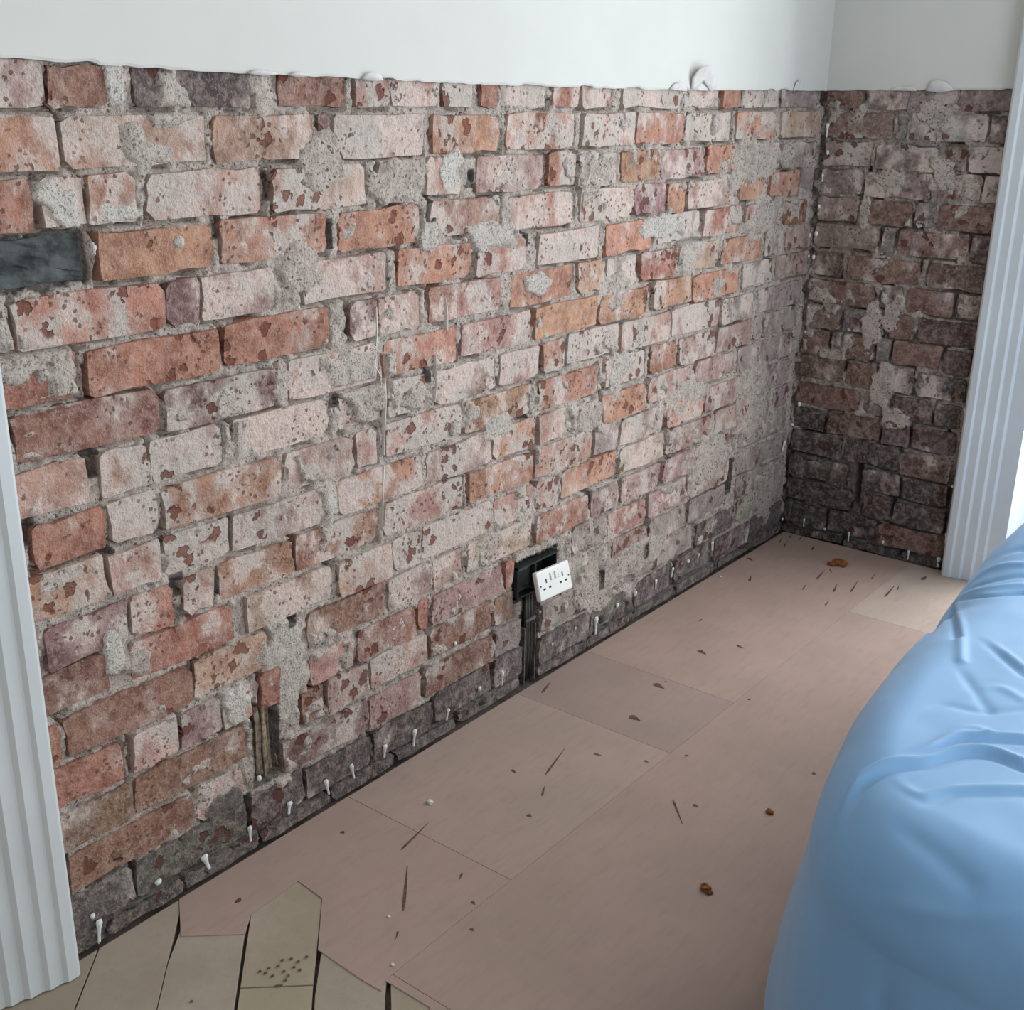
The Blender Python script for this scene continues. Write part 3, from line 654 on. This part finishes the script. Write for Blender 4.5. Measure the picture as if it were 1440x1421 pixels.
for a in [(567,1282,573,1218,.006),(564,1196,602,1158,.005),(767,1090,795,1052,.005),(762,975,774,960,.007),(982,915,993,921,.016),(920,962,934,969,.018),(886,1007,900,1014,.018),(742,1146,748,1150,.010),
          (1036,908,1046,912,.008),(946,1125,960,1160,.004),(975,1132,982,1136,.010),(664,1268,668,1273,.007),(662,1306,666,1310,.008),(480,1170,484,1173,.008),(333,1266,339,1268,.016),
          (720,1083,726,1088,.006),(762,1120,766,1106,.004),(906,1070,912,1073,.006),(963,1064,968,1062,.006),(650,1228,646,1238,.004),(835,1060,848,1064,.006),(560,1310,556,1322,.003),
          (1142,774,1145,768,.008),(1052,785,1058,789,.014),(1054,818,1056,810,.008),(1148,815,1160,802,.006),(1172,833,1177,822,.006),(1196,833,1206,818,.006),(1160,852,1166,845,.005),(1244,840,1258,824,.006),(1296,816,1303,811,.014),
          (1262,830,1264,824,.004),(1128,830,1134,822,.004),(1096,764,1099,757,.004),(1102,770,1108,760,.004),(1124,760,1130,752,.004),(1110,757,1113,752,.005),(1225,815,1232,806,.003),(1166,800,1170,806,.004),
          (1142,1088,1148,1089,.010),(1052,985,1056,983,.006),(984,874,987,871,.006),(935,960,937,958,.004)]:
    mark(*a)
for (u, v) in [(372,1368),(382,1372),(390,1358),(398,1366),(404,1372),(412,1360),(420,1364),(377,1361),(396,1350),(418,1352),(364,1366),(408,1348),(400,1378),(268,1408),(430,1345)]:
    mark(u, v, u + 3, v + 2, .006, 0.5)
mark(386, 1388, 398, 1386, .005)

# ------------------------------------------------------------------ door and window casings, and the rest of the room
PROF = [(0, -0.02), (0, .036), (.003, .043), (.008, .046), (.025, .046), (.031, .041), (.035, .0405), (.053, .040), (.060, .034), (.064, .0335), (.083, .033), (.090, .026), (.094, .0255), (.110, .025), (.117, .018), (.162, .017), (.162, -0.02)]
def casing(name, fn, h, label):
    V, Fc = [], []; n = len(PROF)
    for z_ in (0.001, h):
        for (t, d) in PROF: V.append(fn(t, d) + (z_,))
    for i in range(n): k = (i + 1) % n; Fc.append((i, k, n + k, n + i))
    Fc.append(tuple(range(n - 1, -1, -1))); Fc.append(tuple(range(n, 2 * n)))
    me = pymesh(name, V, Fc); bm = bmesh.new(); bm.from_mesh(me); bmesh.ops.recalc_face_normals(bm, faces=bm.faces[:]); bm.to_mesh(me); bm.free()
    o = link(name, me, GLOSS, None, 'structure'); o['label'] = label; return o
trim_1 = casing('trim_1', lambda t, d: (d, -2.612 - t), 2.1, 'white fluted door casing at the left end of the brick wall')
trim_2 = casing('trim_2', lambda t, d: (0.537 + t, -d), 2.1, 'white fluted window casing standing right of the shaded brick wall')
# door in the brick wall beyond the left casing
door = link('door_1', bevel(boxes('door_1', [(-0.045, -0.005, -3.60, -2.774, 0.004, 2.06)]), 0.003), GLOSS, None, 'structure'); door['label'] = 'white painted panel door in the brick wall'
for (y0, y1, z0, z1) in [(-3.50, -3.24, .22, .92), (-3.12, -2.86, .22, .92), (-3.50, -3.24, 1.06, 1.94), (-3.12, -2.86, 1.06, 1.94)]:
    link('door_panel', bevel(boxes('door_panel', [(-0.008, 0.004, y0, y1, z0, z1)]), 0.004), GLOSS, door)
casing('trim_3', lambda t, d: (d, -3.752 + t), 2.1, 'white fluted casing on the far side of the panel door')
link('wall_left_end', boxes('wall_left_end', [(-0.06, 0.0, -4.60, -3.752, 0, 1.38), (-0.06, 0.0, -3.752, -2.612, 2.06, 2.12)]), WALLP, None, 'structure')
# reveal of the end window and the wall beyond it
link('wall_back_end', boxes('wall_back_end', [(2.50, 3.35, -0.0, 0.36, 0, 2.5), (0.62, 2.50, -0.005, 0.36, 2.25, 2.5), (0.60, 0.697, 0.0, 0.36, 0, 2.5)]), GLOSS, None, 'structure')
link('wall_right', boxes('wall_right', [(3.30, 3.42, -4.62, -3.15, 0, 2.5), (3.30, 3.42, -1.15, 0.0, 0, 2.5), (3.30, 3.42, -3.15, -1.15, 0, 0.85), (3.30, 3.42, -3.15, -1.15, 2.25, 2.5)]), WALLP, None, 'structure')
link('wall_front', boxes('wall_front', [(-0.05, 3.42, -4.74, -4.62, 0, 2.5)]), WALLP, None, 'structure')
link('ceiling', boxes('ceiling', [(-0.05, 3.42, -4.74, 0.36, 2.5, 2.56)]), CEIL, None, 'structure')
def window(name, ax, a0, a1, z0, z1, pos, cols, rows_, label):
    """glazed frame; ax 'x' spans x at y=pos, 'y' spans y at x=pos"""
    t = 0.05; lst = []
    def bar(p0, p1, q0, q1): lst.append((p0, p1, pos, pos + 0.05, q0, q1) if ax == 'x' else (pos, pos + 0.05, p0, p1, q0, q1))
    bar(a0, a0 + t, z0, z1); bar(a1 - t, a1, z0, z1); bar(a0 + t, a1 - t, z0, z0 + t); bar(a0 + t, a1 - t, z1 - t, z1)
    for i in range(1, cols): c = a0 + (a1 - a0) * i / cols; bar(c - .02, c + .02, z0 + t, z1 - t)
    w = link(name, boxes(name, lst), GLOSS, None, 'structure'); w['label'] = label
    for i in range(cols):
        p0 = a0 + t + (a1 - a0 - 2 * t) * i / cols + .01; p1 = a0 + t + (a1 - a0 - 2 * t) * (i + 1) / cols - .01
        link('pane', boxes('pane', [(p0, p1, pos + .022, pos + .028, z0 + t, z1 - t) if ax == 'x' else (pos + .022, pos + .028, p0, p1, z0 + t, z1 - t)]), GLASS, w)
window('window_1', 'x', 0.697, 2.50, 0.05, 2.25, 0.27, 3, 1, 'tall white framed window in the end wall')
window('window_2', 'y', -3.15, -1.15, 0.85, 2.25, 3.35, 3, 1, 'white framed window opposite the brick wall')

# ================================================================== SOCKET
sock = empty('double_socket', (0.0, -1.355, 0.278))
tag(sock, 'white double wall socket pulled out of its black back box', 'socket')
def child_of(o, p): o.parent = p; o.matrix_parent_inverse = Matrix.Translation(p.location).inverted(); return o
bx0, bx1, bz0, bz1 = -1.432, -1.278, 0.238, 0.318
bb = boxes('back_box', [(-0.040, -0.036, bx0, bx1, bz0, bz1), (-0.040, 0.006, bx0, bx0 + .004, bz0, bz1), (-0.040, 0.006, bx1 - .004, bx1, bz0, bz1), (-0.040, 0.009, bx0, bx1, bz1 - .004, bz1), (-0.040, 0.004, bx0, bx1, bz0, bz0 + .004)])
child_of(link('back_box', bb, BLACKPL), sock)
child_of(link('divider', boxes('divider', [(-0.036, 0.003, -1.362, -1.356, bz0 + .004, bz1 - .004)]), BLACKPL), sock)
child_of(link('terminal_block', bevel(boxes('terminal_block', [(-0.034, -0.006, bx0 + .008, -1.366, bz0 + .008, bz1 - .012)]), .004), BLACKPL), sock)
# face plate, hanging forward and turned a little
pl = np.array([onx(759.5, 806.5, .042), onx(805.5, 787, .046), onx(799.5, 827, .060), onx(755, 848, .060)])
cen = pl.mean(0); ey = (pl[1] + pl[2] - pl[0] - pl[3]); wd = np.linalg.norm(ey) / 2; ey = ey / np.linalg.norm(ey)
ez = (pl[0] + pl[1] - pl[2] - pl[3]); ht = np.linalg.norm(ez) / 2; ez = ez - ey * (ez @ ey); ez = ez / np.linalg.norm(ez); ex = np.cross(ey, ez)
Mp = Matrix(((ex[0], ey[0], ez[0], cen[0]), (ex[1], ey[1], ez[1], cen[1]), (ex[2], ey[2], ez[2], cen[2]), (0, 0, 0, 1)))
def plate_part(name, me, mt, par, m=Mp):
    o = link(name, me, mt); o.matrix_world = m; bpy.context.view_layer.update()
    o.parent = par; o.matrix_parent_inverse = par.matrix_world.inverted(); return o
bpy.context.view_layer.update()
face = plate_part('face_plate', bevel(boxes('face_plate', [(-0.013, 0.0, -wd / 2, wd / 2, -ht / 2, ht / 2)]), .003, 3), WHITEPL, sock)
face['label'] = 'white plastic twin socket face plate'
bpy.context.view_layer.update()
for cy_ in (-0.25, 0.25):
    for (dy, dz, w_, h_) in [(0, .12, .004, .010), (-.085, -.13, .008, .0045), (.085, -.13, .008, .0045)]:
        y_, z_ = cy_ * wd + dy * wd, dz * ht
        plate_part('pin_slot', boxes('pin_slot', [(-.002, .0004, y_ - w_ / 2, y_ + w_ / 2, z_ - h_ / 2, z_ + h_ / 2)]), HOLE, face)
for cy_ in (-0.07, 0.07):
    y_ = cy_ * wd
    plate_part('rocker_switch', bevel(boxes('rocker_switch', [(-.002, .003, y_ - .0055, y_ + .0055, .08 * ht, .34 * ht)]), .001), WHITEPL, face)
    plate_part('switch_gap', boxes('switch_gap', [(-.002, .0005, y_ + .0062, y_ + .0084, .06 * ht, .36 * ht)]), HOLE, face)
for cy_ in (-0.43, 0.43):
    bm = bmesh.new(); bmesh.ops.create_cone(bm, cap_ends=True, segments=10, radius1=.0025, radius2=.0022, depth=.001)
    me = bpy.data.meshes.new('screw'); bm.to_mesh(me); bm.free(); me.transform(Matrix.Translation((.0006, cy_ * wd, 0)) @ Matrix.Rotation(math.pi / 2, 4, 'Y'))
    plate_part('screw', me, TUBE, face)
def tube(name, pts, r, mt, n=8):
    V, Fc = [], []; pts = [np.array(p, float) for p in pts]
    for i, p in enumerate(pts):
        d = pts[min(i + 1, len(pts) - 1)] - pts[max(i - 1, 0)]; d /= np.linalg.norm(d)
        a = np.cross(d, (1, 0, 0)) if abs(d[0]) < .8 else np.cross(d, (0, 1, 0)); a /= np.linalg.norm(a); b = np.cross(d, a)
        for k in range(n): t = 2 * math.pi * k / n; V.append(p + r * (math.cos(t) * a + math.sin(t) * b))
    for i in range(len(pts) - 1):
        for k in range(n): Fc.append((i * n + k, i * n + (k + 1) % n, (i + 1) * n + (k + 1) % n, (i + 1) * n + k))
    Fc.append(tuple(range(n - 1, -1, -1))); Fc.append(tuple(range((len(pts) - 1) * n, len(pts) * n)))
    me = pymesh(name, V, Fc); return link(name, me, mt, smooth=True)
for (dy, z_) in ((-.02, .262), (.012, .268)):
    child_of(tube('wire', [(-0.030, -1.372 + dy, z_), (0.0, -1.362 + dy, z_ - .006), (0.020, -1.355 + dy, z_ - .004), (0.038, -1.350 + dy, z_ + .006)], .0028, CABLE), sock)
# cables running down the chase below it
cab = empty('cable_run', (-0.005, -1.368, 0.0)); tag(cab, 'dark cables and steel channel running down the chase under the socket', 'cable')
ch = boxes('channel', [(-0.026, -0.022, -1.392, -1.348, 0.002, 0.236), (-0.022, 0.000, -1.392, -1.389, 0.002, 0.15), (-0.022, 0.000, -1.351, -1.348, 0.002, 0.15)])
child_of(link('channel', ch, TUBE), cab)
for (y_, r_) in ((-1.380, .0055), (-1.369, .0050), (-1.358, .0055)):
    child_of(tube('cable', [(-0.012, y_ - .002, .003), (-0.008, y_, .08), (-0.010, y_ + .002, .16), (-0.014, y_ + .004, .236)], r_, CABLE), cab)
child_of(link('clip', bevel(boxes('clip', [(-0.004, 0.001, -1.388, -1.350, .163, .171)]), .001), TUBE), cab)

# ================================================================== crumbs on the floor
def crumb(name, u, v, size, mt, label, cat, pieces=1):
    c = onz(u, v); bm = bmesh.new()
    for i in range(pieces):
        r = bmesh.ops.create_icosphere(bm, subdivisions=2, radius=1.0)
        k = size * (1 if i == 0 else rng.uniform(.3, .7)); off = Vector((0, 0, 0)) if i == 0 else Vector((rng.normal(0, size * .7), rng.normal(0, size * .7), 0))
        for w in r['verts']:
            q = w.co * (1 + rng.normal(0, .16)); w.co = Vector((q.x * k, q.y * k * .8, max(q.z * k * .45 + k * .3, 0))) + off
    me = bpy.data.meshes.new(name); bm.to_mesh(me); bm.free(); o = link(name, me, mt); o.location = (c[0], c[1], 0.0003); tag(o, label, cat); return o
crumb('brick_crumb', 1180, 794, .022, RUST, 'rust brown heap of brick crumbs on the boards by the corner', 'rubble', 5)
crumb('brick_crumb', 993, 1253, .011, RUST, 'rust brown brick crumb lying nearest the blue sheet', 'rubble', 3)
crumb('brick_crumb', 1083, 1144, .009, RUST, 'smaller rust brown crumb on the boards beside the blue sheet', 'rubble', 2)
crumb('plaster_chip', 605, 1130, .008, CHIP, 'white oval plaster chip on the pink boards', 'rubble')
crumb('plaster_chip', 547, 1290, .0035, CHIP, 'tiny white speck of plaster near the long dark gouge', 'rubble')
crumb('plaster_chip', 552, 1358, .0035, CHIP, 'tiny white speck of plaster near the parquet edge', 'rubble')
crumb('plaster_chip', 1013, 812, .005, CHIP, 'small pale plaster chip near the base of the far brickwork', 'rubble')

# ================================================================== BLUE SHEET over a low couch
cxm, cym = 1.62, -1.35; A, B, HT = 0.680, 0.925, 0.545
nphi, nr = 1400, 360
phi = np.linspace(0, 2 * math.pi, nphi, endpoint=False)
cph, sph = np.cos(phi), np.sin(phi); NE = 7.0
rho = (np.abs(cph / A) ** NE + np.abs(sph / B) ** NE) ** (-1 / NE)
t = np.linspace(0, 1, nr)
RB = 0.13                                               # rounding of the upper edge
Ltop, Larc, Lside = 0.70, RB * math.pi / 2, HT - RB
tot = Ltop + Larc + Lside; sarc = t * tot
X = np.zeros((nphi, nr)); Y = X.copy(); Z = X.copy()
for k, s_ in enumerate(sarc):
    if s_ < Ltop: q = (s_ / Ltop); rr = q * (rho - RB); zz = np.full(nphi, HT)
    elif s_ < Ltop + Larc: a = (s_ - Ltop) / RB; rr = rho - RB + RB * math.sin(a); zz = np.full(nphi, HT - RB + RB * math.cos(a))
    else: w_ = (s_ - Ltop - Larc); rr = rho + 0.03 * (w_ / Lside) ** 1.5 + 0.022 * math.sin(math.pi * min(w_ / Lside, 1.0)); zz = np.full(nphi, HT - RB - w_)
    X[:, k] = cxm + rr * cph; Y[:, k] = cym + rr * sph; Z[:, k] = zz
X[Z < 0.42] -= 0.0
# the near end is narrower than the back
X -= (0.015 * np.exp(-((Y + 1.22) / 0.17) ** 2) - 0.012 * np.exp(-((Y + 1.47) / 0.035) ** 2)) * np.clip((cxm - X) / A, 0, 1) ** 2 * sstep(0.15, 0.45, Z)
taper = sstep(-1.55, -2.25, Y) * 0.060; X += taper * np.clip((cxm - X) / A, 0, 1)
Z += 0.050 * sstep(-1.42, -1.05, Y) * sstep(0.40, 0.54, Z)
Z += (fbm(X, Y, 2.6, 3, 50) - 0.5) * 0.022 * sstep(0.40, 0.54, Z)
# vertical hanging folds towards the hem
hem = sstep(0.40, 0.0, Z); fold = np.sin(phi * 17 + 3 * np.sin(phi * 3))[:, None] * 0.012 * hem + (fbm(phi[:, None] * 2.0 + 0 * Z, Z, 3.0, 3, 61) - .5) * 0.03 * hem
X += cph[:, None] * fold; Y += sph[:, None] * fold
def normals():
    du = np.stack([np.roll(X, -1, 0) - np.roll(X, 1, 0), np.roll(Y, -1, 0) - np.roll(Y, 1, 0), np.roll(Z, -1, 0) - np.roll(Z, 1, 0)], -1)
    g = lambda Q: np.gradient(Q, axis=1); dv = np.stack([g(X), g(Y), g(Z)], -1)
    n = np.cross(dv, du); n /= np.linalg.norm(n, axis=-1, keepdims=True) + 1e-9; n[:, :3] = (0, 0, 1)
    return n
Nn = normals(); 
if Nn[nphi // 4, nr - 20] @ np.array([0, 1, 0]) < 0: Nn[:, 3:] *= -1
Pt = np.stack([X, Y, Z], -1)
def seg_d(Pq, poly):
    best = np.full(Pq.shape[:-1], 9.0)
    for a, b in zip(poly[:-1], poly[1:]):
        d = b - a; L2 = d @ d; tt = np.clip(((Pq - a) @ d) / L2, 0, 1)
        best = np.minimum(best, np.linalg.norm(Pq - (a + tt[..., None] * d), axis=-1))
    return best
from mathutils.bvhtree import BVHTree
_id = np.arange(nphi * nr).reshape(nphi, nr); _nx = np.roll(_id, -1, 0)
bvh = BVHTree.FromPolygons([Vector(p) for p in Pt.reshape(-1, 3).tolist()], np.stack([_id[:, :-1], _id[:, 1:], _nx[:, 1:], _nx[:, :-1]], -1).reshape(-1, 4).tolist())
def hit(u, v):
    """point of the sheet under a photograph pixel"""
    d = ray(u, v); r = bvh.ray_cast(Vector(CAM), Vector(d).normalized())
    return np.array(r[0]) if r[0] is not None else None
def spline(pts):
    pts = np.array(pts); out = []
    for i in range(len(pts) - 1):
        p0, p1, p2, p3 = pts[max(i - 1, 0)], pts[i], pts[i + 1], pts[min(i + 2, len(pts) - 1)]
        for t_ in (0, .25, .5, .75): out.append(.5 * (2 * p1 + (p2 - p0) * t_ + (2 * p0 - 5 * p1 + 4 * p2 - p3) * t_ ** 2 + (3 * p1 - p0 - 3 * p2 + p3) * t_ ** 3))
    return out + [pts[-1]]
disp = np.zeros(X.shape)
for (poly, amp, wd_) in [
  ([(1180,1150),(1192,1122),(1208,1098),(1232,1080),(1262,1070),(1300,1067),(1345,1054),(1390,1055),(1439,1073)], 0.0069, 0.0072),
  ([(1186,1160),(1198,1132),(1214,1108),(1238,1091),(1264,1081),(1300,1077),(1346,1063),(1390,1064),(1439,1082)], -0.0058, 0.0081),
  ([(1262,1064),(1310,1051),(1345,1035),(1385,1035),(1439,1038)], 0.0058, 0.0068),
  ([(1270,1072),(1312,1059),(1347,1043),(1387,1043),(1439,1046)], -0.0043, 0.0068),
  ([(1330,1040),(1350,1027),(1375,1026),(1390,1033)], 0.0031, 0.0068),
  ([(1262,1098),(1280,1112),(1300,1118),(1335,1111),(1380,1109),(1439,1109)], 0.0048, 0.0072),
  ([(1270,1112),(1290,1124),(1305,1129),(1340,1119),(1390,1118),(1439,1118)], -0.0037, 0.0086),
  ([(1338,852),(1328,864),(1312,880),(1296,900)], -0.0127, 0.0106),
  ([(1338,850),(1320,862),(1300,884),(1288,900)], 0.0053, 0.0077),
  ([(1338,852),(1341,872),(1346,896)], -0.0079, 0.0068),
  ([(1339,852),(1350,880),(1352,930)], 0.0048, 0.0077),
  ([(1340,850),(1385,838),(1439,833)], -0.0069, 0.0077),
  ([(1342,846),(1385,830),(1439,824)], 0.0053, 0.0086),
  ([(1345,842),(1390,818),(1439,810)], -0.0048, 0.0086),
  ([(1350,836),(1390,803),(1439,795)], 0.0053, 0.0096),
  ([(1362,815),(1400,785),(1439,772)], -0.0080, 0.0120),
  ([(1380,900),(1410,925),(1439,950)], -0.0037, 0.0068),
  ([(1385,895),(1414,918),(1439,938)], 0.0026, 0.0068),
  ([(1340,930),(1365,965),(1390,1000)], -0.0026, 0.0086),
  ([(1290,1005),(1330,993),(1380,1002),(1439,999)], -0.0026, 0.0086),
  ([(1350,985),(1400,968),(1439,985)], 0.0026, 0.0086),
  ([(1240,1150),(1300,1190),(1360,1240)], -0.0040, 0.0140),
  ([(1210,1270),(1280,1278),(1360,1290),(1439,1288)], 0.0030, 0.0120),
  ([(1240,1360),(1245,1400),(1240,1440)], -0.0060, 0.0150)]:
    pts = [p for p in (hit(*q) for q in poly) if p is not None]
    if len(pts) < 2: continue
    pts = spline(pts); lo_ = np.min(pts, 0) - 4 * wd_; hi_ = np.max(pts, 0) + 4 * wd_
    sel = np.where(np.all((Pt > lo_) & (Pt < hi_), axis=-1)); Q = Pt[sel]
    d = seg_d(Q, pts); fade = np.clip(np.linalg.norm(Q - pts[0], axis=-1) / 0.06, 0.15, 1)
    disp[sel] += amp * np.exp(-(d / wd_) ** 2) * fade
disp += (fbm(X * 1.0 + Z, Y + Z * .5, 6, 3, 71) - .5) * 0.007
Pt = Pt + Nn * disp[..., None]
Pt[..., 2] = np.maximum(Pt[..., 2], 0.0015)
V = Pt.reshape(-1, 3); idx = np.arange(nphi * nr).reshape(nphi, nr); nx = np.roll(idx, -1, 0)
q = np.stack([idx[:, 1:-1], idx[:, 2:], nx[:, 2:], nx[:, 1:-1]], -1).reshape(-1, 4)
Fc = [tuple(map(int, a)) for a in q]; Fc.append(tuple(int(a) for a in idx[:, 1]))
me = bpy.data.meshes.new('dust_sheet'); me.from_pydata(V.tolist(), [], Fc); me.update()
bm = bmesh.new(); bm.from_mesh(me); bmesh.ops.delete(bm, geom=[v for v in bm.verts if not v.link_faces], context='VERTS'); bmesh.ops.recalc_face_normals(bm, faces=bm.faces[:]); bm.to_mesh(me); bm.free()
sheet = link('dust_sheet', me, CLOTH, smooth=True)
tag(sheet, 'crumpled sky blue sheet draped over a low bulky piece of furniture', 'sheet')
